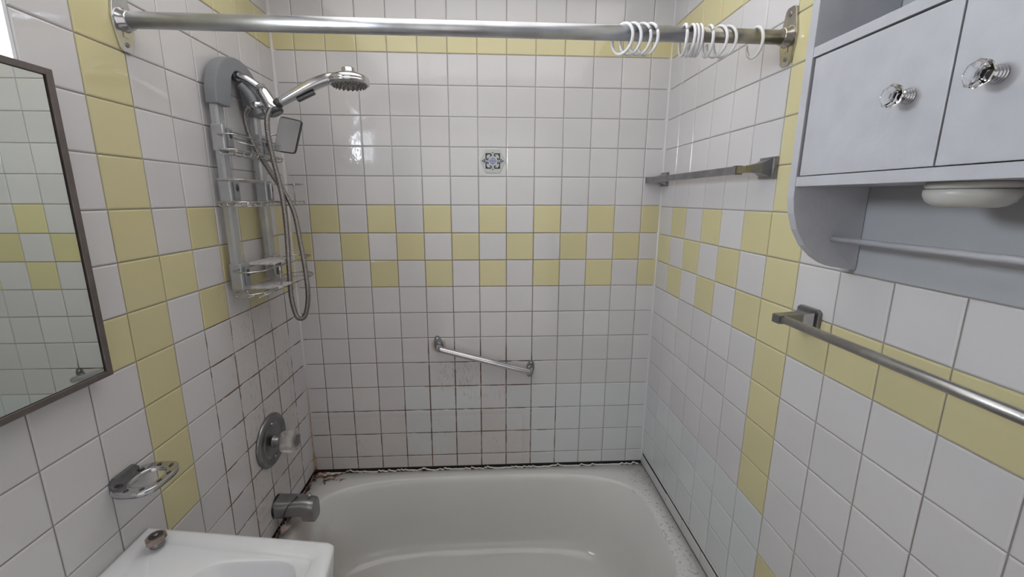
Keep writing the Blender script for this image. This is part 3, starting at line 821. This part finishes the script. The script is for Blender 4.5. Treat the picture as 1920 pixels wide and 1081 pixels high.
# ------------------------------------------------------------------ mirror
mi = empty('wall_mirror', (0, -1.12, 1.53), 'rectangular wall mirror in a thin bronze metal frame on the left wall', 'mirror')
MX = .036; MY0, MY1, MZ0, MZ1 = -.8535, -1.40, 1.2545, 1.8115
MB().box(.003, MX-.006, MY1+.004, MY0-.004, MZ0+.004, MZ1-.004).build('mirror_body', M['dark_plastic'], mi)
fw = .0115
for (a, b, c, d_) in ((MY0-fw, MY0, MZ0, MZ1), (MY1, MY1+fw, MZ0, MZ1), (MY1+fw, MY0-fw, MZ0, MZ0+fw), (MY1+fw, MY0-fw, MZ1-fw, MZ1)):
    MB().box(.020, MX, a, b, c, d_, .0012).build('frame_strip', M['frame_metal'], mi)
MB().box(MX-.0055, MX-.0035, MY1+fw, MY0-fw-.003, MZ0+fw+.001, MZ1-fw-.001).build('mirror_glass', M['mirror'], mi)

# ------------------------------------------------------------------ toothbrush and cup holder
th_ = empty('toothbrush_holder', (0, -.845, 1.01), 'chrome toothbrush and cup holder with a wide ring on the left wall above the sink', 'holder')
MB().prism([(.003, -.845+a, 1.012+b) for a, b in ((-.022, -.020), (.022, -.020), (.033, -.008), (.033, .010), (.024, .020), (-.024, .020), (-.033, .010), (-.033, -.008))], (.008, 0, 0), .0015).build('wall_plate', M['dull_chrome'], th_)
# tray: elongated hexagonal plate with oval hole and small holes, built as a strip around the hole
n = 64; C0 = Vector((.044, -.838, 1.008))
def hexr(th2):
    return superr(.046, .054, 3.0, th2)
outer = []; inner = []
for k in range(n):
    a = 2*math.pi*k/n; ro = hexr(a)
    outer.append((C0.x+ro*math.cos(a), C0.y+ro*math.sin(a)))
    ri = superr(.026, .033, 2.3, a); inner.append((C0.x+.004+ri*math.cos(a), C0.y+ri*math.sin(a)))
rr = []
for src, z in ((inner, 1.003), (inner, 1.0115)): rr.append([(p[0], p[1], z) for p in src])
def lerp(a, b, t): return [(p[0]+(q[0]-p[0])*t, p[1]+(q[1]-p[1])*t) for p, q in zip(a, b)]
rr.append([(p[0], p[1], 1.0125) for p in lerp(inner, outer, .12)])
rr.append([(p[0], p[1], 1.0112) for p in lerp(inner, outer, .3)])
rr.append([(p[0], p[1], 1.0125) for p in lerp(inner, outer, .85)])
rr.append([(p[0], p[1], 1.0115) for p in outer]); rr.append([(p[0], p[1], 1.0010) for p in lerp(inner, outer, .97)]); rr.append(rr[0])
MB().quad_ring(rr, caps=(False, False)).build('tray', M['chrome'], th_)
for k, a in enumerate((-62, -100, -140, 62, 100, 140, 20, -20)):
    a = math.radians(a); r1 = (hexr(a)+superr(.026, .033, 2.3, a))/2
    MB().lathe((C0.x+.002+r1*math.cos(a), C0.y+r1*math.sin(a), 1.0118), (0, 0, 1), [(0, .0042), (.0008, .0042), (.0009, .003)], 14, squash=(1.35, .9)).build('brush_hole', M['dark_plastic'], th_)

# ------------------------------------------------------------------ sink
sk = empty('bathroom_sink', (.22, -1.12, .87), 'glossy white porcelain wall sink in the lower left corner', 'sink')
ZS = .868
outl = [(.004, -.8125), (.430, -.8735), (.4415, -.8800), (.4455, -.8925), (.462, -1.0), (.470, -1.12), (.462, -1.24), (.4455, -1.3475), (.4415, -1.360), (.430, -1.3665), (.004, -1.4275)]
SC = Vector((.245, -1.12))
def poly_r(poly, th2):
    d0 = Vector((math.cos(th2), math.sin(th2))); best = None
    for i in range(len(poly)):
        p = Vector(poly[i])-SC; q = Vector(poly[(i+1) % len(poly)])-SC; e = q-p
        den = d0.x*e.y-d0.y*e.x
        if abs(den) < 1e-9: continue
        t = (p.x*e.y-p.y*e.x)/den; u = (p.x*d0.y-p.y*d0.x)/den
        if t > 0 and -1e-6 <= u <= 1+1e-6: best = t if best is None else min(best, t)
    return best
angs = sorted(set([2*math.pi*k/180 for k in range(180)] + [math.atan2(p[1]-SC.y, p[0]-SC.x) % (2*math.pi) for p in outl]))
def sring(fn, z): return [(SC.x+fn(a)*math.cos(a), SC.y+fn(a)*math.sin(a), z) for a in angs]
ro = lambda a: poly_r(outl, a)
def ins(dd): return lambda a: ro(a)-dd/max(.5, abs(math.cos(a)) if abs(math.cos(a)) > abs(math.sin(a)) else abs(math.sin(a)))
BC = Vector((.285, -1.12))
def basin(aa, bb, e):
    def f2(a):   # polar radius about SC of a superellipse centred on BC
        lo, hi = 0, .6
        for _ in range(30):
            mid = (lo+hi)/2; x = SC.x+mid*math.cos(a)-BC.x; y = SC.y+mid*math.sin(a)-BC.y
            if (abs(x)/aa)**e+(abs(y)/bb)**e < 1: lo = mid
            else: hi = mid
        return lo
    return f2
rings = [sring(ins(.05), ZS-.17), sring(ins(.012), ZS-.13), sring(ins(.002), ZS-.03), sring(ro, ZS-.008), sring(ins(.003), ZS-.002), sring(ins(.010), ZS),
         sring(ins(.034), ZS-.0005), sring(ins(.038), ZS-.003), sring(ins(.043), ZS-.0075)]
bs = [(.124, .212, 4.2, -.0086), (.1228, .2108, 4.2, -.0098), (.1205, .2085, 4.2, -.015), (.117, .205, 4.1, -.027), (.110, .200, 3.8, -.04), (.095, .18, 3.3, -.09), (.07, .14, 2.8, -.125), (.02, .02, 2, -.135)]
# keep the flat between rim step and basin above zero width
b0 = basin(*bs[0][:3])
fix = lambda a: max(ins(.043)(a), b0(a)+.0005)
rings[-1] = sring(fix, ZS-.0082)
rings[-2] = sring(lambda a: max(ins(.039)(a), b0(a)+.004), ZS-.0055)
rings[-3] = sring(lambda a: max(ins(.034)(a), b0(a)+.008), ZS-.0005)
for aa, bb, e, dz in bs: rings.append(sring(basin(aa, bb, e), ZS+dz))
MB().quad_ring(rings).build('basin', M['porcelain'], sk)
MB().lathe((BC.x, BC.y, ZS-.136), (0, 0, 1), [(0, .022), (.002, .022), (.003, .018), (.001, .012)], 20).build('drain', M['chrome'], sk)

hd = empty('faucet_handle', (.066, -.868, ZS), 'corroded old faucet handle hub on the near back corner of the sink', 'faucet handle')
HH = Vector((.066, -.866, ZS))
MB().lathe(HH, (0, 0, 1), [(0, .0135), (.004, .0135), (.006, .0125), (.014, .0120)], 20).build('base', M['dull_chrome'], hd)
MB().prism([HH+Vector((r*math.cos(math.radians(a)), r*math.sin(math.radians(a)), .0130)) for r, a in ((.017, 0), (.0185, 30), (.0175, 60), (.0170, 90), (.0175, 120), (.0185, 150), (.0170, 180), (.0185, 215), (.021, 255), (.023, 270), (.021, 285), (.0185, 325))], (0, 0, .010), .0018).build('hub', simple('corroded_zinc', (.40, .31, .28), .45, .5, var=.3, vscale=90, dirt=(.08, .06, .05), dscale=120), hd)
MB().lathe(HH+Vector((0, 0, .0230)), (0, 0, 1), [(0, .0125), (.0006, .0125), (.0007, .006)], 20).build('recess', M['dark_plastic'], hd)
MB().lathe(HH+Vector((0, 0, .0235)), (0, 0, 1), [(0, .005), (.003, .005), (.0035, .002)], 12).build('screw', M['dull_chrome'], hd)

# ------------------------------------------------------------------ shower caddy
cd = empty('shower_caddy', (.03, -.31, 1.65), 'hanging chrome wire shower caddy with two grey rails on the left wall', 'shower caddy')
CDY = -.310
R1, R2 = CDY-.095, CDY+.095
for yr in (R1, R2):
    x0, x1, h = .020, .0385, .018
    m = MB().prism([(x0, yr-h, 1.350), (x1-.005, yr-h, 1.350), (x1, yr-h+.006, 1.350), (x1, yr+h-.006, 1.350), (x1-.005, yr+h, 1.350), (x0, yr+h, 1.350)], (0, 0, 1.895-1.350))
    m.build('rail', M['rail'], cd)
# arch head
out = arc((.016, CDY, 1.875), .122, 0, 180, 28) + [(.016, CDY-.122, 1.850), (.016, CDY-.062, 1.850), (.016, CDY-.050, 1.895)] + arc((.016, CDY, 1.918), .044, 180, 0, 14) + [(.016, CDY+.050, 1.895), (.016, CDY+.062, 1.850), (.016, CDY+.122, 1.850)]
MB().prism(out, (.032, 0, 0), .004).build('arch_head', M['grey_plastic'], cd)
# clips that hold the baskets
for zc, hh in ((1.762, .036), (1.617, .036), (1.367, .040)):
    for yr in (R1, R2):
        c = MB().box(.017, .050, yr-.0225, yr+.0225, zc-hh, zc+hh, .003).build('clip', M['rail'], cd)
        MB().box(.050, .056, yr-.010, yr+.0125, zc-hh*.72, zc+hh*.72, .003).build('lever', M['grey_plastic'], c)
        MB().lathe((.0555, yr+.001, zc+hh*.25), (1, 0, 0), [(0, .0075), (.0012, .0075), (.0013, .004)], 16, squash=(1, 1.3)).build('lever_recess', M['dark_plastic'], c)
def loop(x0, x1, y0, y1, z, r, n=8):
    pts = []
    for cx, cy, a0 in ((x1-r, y1-r, 0), (x0+r, y1-r, 90), (x0+r, y0+r, 180), (x1-r, y0+r, 270)):
        for k in range(n+1):
            a = math.radians(a0+90*k/n); pts.append((cx+r*math.cos(a), cy+r*math.sin(a), z))
    return pts
wr_ = .0025
def basket(name, x0, x1, y0, y1, zt, zb, r, slats, lab, dip=None):
    b = MB()
    if dip:
        full = loop(x0, x1, y0, y1, zt, r)
        a, c = dip
        # the top wire drops at the middle of the front
        b.tube(catmull([(x1, c+.001, zb), (x1, c, zt-.006), (x1, c+.006, zt)], 3) + [p for p in full if True and p[1] > c+.006 and p[0] > x1-r-.001][::1] + [p for p in full if p[0] <= x1-r-.001] + [p for p in full if p[0] > x1-r-.001 and p[1] < a-.006] + catmull([(x1, a-.006, zt), (x1, a, zt-.006), (x1, a-.001, zb)], 3), wr_, 7)
    else:
        b.tube(loop(x0, x1, y0, y1, zt, r), wr_, 7, closed=True)
    b.tube(loop(x0, x1, y0, y1, zb, r), wr_, 7, closed=True)
    o = b.build('wire_basket', M['wire'], cd, lab)
    f2 = MB(); dz = .012
    for k in range(slats):
        y = y0+r*.6+(y1-y0-r*1.2)*k/(slats-1)
        e = 0
        f2.tube([(x0+e, y, zb), (x0+e+.002, y, zb-dz*.8), (x0+e+.008, y, zb-dz), (x1-e-.010, y, zb-dz), (x1-e-.003, y, zb-dz*.8), (x1-e, y, zb)], .0017, 6)
    f2.tube([(x0+(x1-x0)*.5, y0+.012, zb-dz), (x0+(x1-x0)*.5, y1-.012, zb-dz)], .0017, 6)
    f2.tube([(x1-.012, y0+.012, zb-dz), (x1-.012, y1-.012, zb-dz)], .0017, 6)
    f2.build('basket_floor', M['wire'], o)
    return o
b1 = basket('b', .046, .092, CDY-.150, CDY+.130, 1.767, 1.727, .022, 8, 'small upper wire basket')
MB().tube([(.092, CDY-.130, 1.748), (.092, CDY+.11, 1.748)], .0016, 6).build('guard_wire', M['wire'], b1)
basket('b', .046, .125, CDY-.185, CDY+.190, 1.645, 1.586, .022, 11, 'middle wire basket with dropped front wire', dip=(CDY-.045, CDY+.105))
b3 = basket('b', .046, .130, CDY-.175, CDY+.200, 1.391, 1.327, .038, 7, 'lower wire basket with rounded ends')
MB().box(.040, .122, CDY-.072, CDY+.062, 1.397, 1.402, .0012).build('soap_shelf', M['scum'], cd, 'upper soap shelf caked with white scum')
sh = MB().box(.040, .134, CDY-.078, CDY+.095, 1.322, 1.330, .0015).build('soap_shelf', M['scum'], cd, 'lower soap shelf caked with white scum')
for yy in (CDY-.055, CDY+.115): MB().tube([(.130, yy, 1.391), (.130, yy, 1.327)], .0024, 8).build('upright', M['wire'], b3)

# square shaving mirror on its arm
sm = empty('shaving_mirror', (.117, -.195, 1.80), 'small square shaving mirror tilted beside the shower hose', 'mirror')
P = [Vector(p) for p in ((.0975, -.192, 1.862), (.1735, -.206, 1.845), (.1395, -.206, 1.7405), (.0660, -.192, 1.7505))]
ctr = sum(P, Vector())/4; nr = (P[1]-P[0]).cross(P[3]-P[0]).normalized()
if nr.y > 0: nr = -nr
def rounded(P, k):
    out = []
    for i in range(4):
        a, b, c = P[i-1], P[i], P[(i+1) % 4]
        p0 = b+(a-b).normalized()*k; p1 = b+(c-b).normalized()*k
        for t in (0, .25, .5, .75, 1): out.append((1-t)**2*p0+2*t*(1-t)*b+t*t*p1)
    return out
MB().prism([p-nr*.006 for p in rounded(P, .012)], nr*.008, .001).build('mirror_rim', M['dark_plastic'], sm)
Q = [ctr+(p-ctr)*.94 for p in P]
MB().prism([p+nr*.0022 for p in rounded(Q, .007)], nr*.0012).build('mirror_glass', simple('shaving_mirror_glass', (.78, .78, .79), .25, .6), sm)
MB().tube(catmull([(.056, -.2, 1.778), (.058, -.190, 1.800), (.075, -.178, 1.806), (.100, -.180, 1.803)], 5), .0028, 8).build('arm', M['wire'], sm)
MB().sphere((.100, -.182, 1.803), .009, 12, 8).build('ball_joint', M['grey_plastic'], sm)

# ------------------------------------------------------------------ hand shower
hs = empty('hand_shower', (0, -.31, 1.94), 'chrome hand shower in its bracket on the bent shower arm, with a coiled metal hose', 'shower')
MB().lathe((.003, -.315, 1.943), (1, 0, 0), [(0, .030), (.003, .030), (.008, .024), (.014, .013)], 28).build('wall_flange', M['chrome'], hs)
ap = catmull([(.003, -.315, 1.943), (.030, -.314, 1.949), (.060, -.309, 1.944), (.085, -.304, 1.929), (.100, -.301, 1.917)], 6)
MB().tube(ap, .0128, 16).build('shower_arm', M['chrome'], hs)
MB().lathe((.036, -.3135, 1.950), (1, .1, 0), [(-.006, .0145), (-.004, .016), (.003, .016), (.005, .0145)], 20).build('arm_ring', M['dark_plastic'], hs)
ax = Vector((.0326, 0, -.0601)).normalized()
P0 = Vector((.098, -.300, 1.9215))
MB().lathe(P0, ax, [(-.006, .0130), (-.004, .0155), (.006, .0155), (.008, .013)], 20).build('swivel_nut', M['grey_plastic'], hs)
MB().lathe(P0+ax*.006, ax, [(0, .0145), (.003, .0180), (.012, .0200), (.048, .0225), (.064, .0235), (.066, .0225)], 28).build('diverter_body', M['chrome'], hs)
MB().lathe(P0+ax*.071, ax, [(0, .0225), (.002, .024), (.010, .024), (.013, .021), (.0135, .012)], 28).build('end_cap', M['dark_plastic'], hs)
MB().lathe(P0+ax*.0845, ax, [(0, .0165), (.001, .0165)], 24).build('cap_disc', M['dull_chrome'], hs)
# curved grey support below the arm
MB().tube(catmull([(.046, -.308, 1.928), (.064, -.300, 1.905), (.080, -.298, 1.872), (.090, -.297, 1.845)], 6), [.013]*6+[.015]*7+[.014]*6, 14).build('bracket', M['grey_plastic'], hs)
# outlet for the hose
Q0 = P0+ax*.045
od = (Vector((.056, -.304, 1.8625))-Q0).normalized()
MB().lathe(Q0+od*.018, od, [(0, .0115), (.012, .0115), (.013, .0135), (.026, .0135), (.028, .011), (.036, .0095)], 18).build('hose_outlet', M['chrome'], hs)
H1 = [(.060, -.303, 1.8645), (.0500, -.301, 1.8560), (.0404, -.2946, 1.8393), (.0437, -.2942, 1.8039), (.0558, -.2937, 1.7604), (.0777, -.2933, 1.7162), (.1057, -.2929, 1.6632), (.1367, -.2925, 1.6074), (.1577, -.2921, 1.5489), (.1671, -.2917, 1.4581), (.174, -.2912, 1.3717), (.1749, -.2908, 1.2793), (.1627, -.2904, 1.2182), (.1480, -.292, 1.1985), (.1331, -.296, 1.210), (.126, -.3031, 1.2743), (.1296, -.3063, 1.3709), (.1355, -.3094, 1.4702), (.1376, -.3125, 1.5629), (.1332, -.3156, 1.6365), (.1237, -.3187, 1.7095), (.1176, -.3219, 1.782), (.1214, -.325, 1.8302), (.133, -.318, 1.862)]
hp = catmull(H1, 10)
# resample evenly and make the corrugations
acc = [0]
for a, b in zip(hp[:-1], hp[1:]): acc.append(acc[-1]+(b-a).length)
step = .0010; pts = []; rad = []; i = 0; s0 = 0; kk = 0
while s0 < acc[-1]:
    while acc[i+1] < s0: i += 1
    t = (s0-acc[i])/(acc[i+1]-acc[i]); pts.append(hp[i].lerp(hp[i+1], t)); rad.append((.0078, .0080, .0075, .0060)[kk % 4]); kk += 1; s0 += step
MB().tube(pts, rad, 10).build('hose', M['hose'], hs)
# handset
HA = Vector((.150, -.306, 1.878)); HB = Vector((.298, -.300, 1.9475))
hd_ = (HB-HA).normalized()
MB().lathe(HA, hd_, [(-.012, .0115), (-.004, .0135), (.004, .0145), (.006, .0125)], 20).build('handset_socket', M['dark_plastic'], hs)
hpth = catmull([HA+hd_*.004, HA.lerp(HB, .35)+Vector((0, 0, .003)), HA.lerp(HB, .7)+Vector((0, 0, .005)), HB+Vector((0, 0, .001)), HB+Vector((.028, 0, .006))], 6)
rads = [.0125+.0045*math.sin(math.pi*min(1, k/(len(hpth)-1)*.9)) for k in range(len(hpth))]
MB().tube(hpth, rads, 20).build('handle', M['chrome'], hs)
MB().box(.205, .262, -.3145, -.2975, 1.893, 1.902, .003, rot=Matrix.Rotation(-.43, 3, 'Y')).build('slide_button', M['dark_plastic'], hs)
HCn = Vector((.3625, -.300, 1.9385)); up = Vector((.07, 0, 1)).normalized()
up = Vector((-.04, 0, 1)).normalized()
MB().lathe(HCn, up, [(-.006, .0540), (-.004, .0585), (.003, .0595), (.0035, .0588), (.004, .0595), (.012, .0585), (.018, .0520), (.026, .035), (.030, .022)], 44).build('shower_head', M['chrome'], hs)
MB().lathe(HCn+up*.029, up, [(0, .0205), (.003, .0185), (.012, .0185), (.014, .0165)], 28).build('mode_knob', M['chrome'], hs)
MB().lathe(HCn-up*.0055, -up, [(0, .0530), (.0015, .0525), (.002, .046), (.0015, .018), (.003, .016), (.003, .008)], 40).build('face_plate', M['grey_plastic'], hs)
mb = MB(); u1 = up.cross(Vector((0, 1, 0))).normalized(); u2 = up.cross(u1)
for r, cnt in ((.047, 22), (.037, 16), (.027, 11), (.012, 6)):
    for k in range(cnt):
        a = 2*math.pi*k/cnt; c = HCn-up*.007+(u1*math.cos(a)+u2*math.sin(a))*r
        mb.lathe(c, -up, [(0, .0030), (.0045, .0022)], 7)
mb.build('nozzles', M['nozzle'], hs)
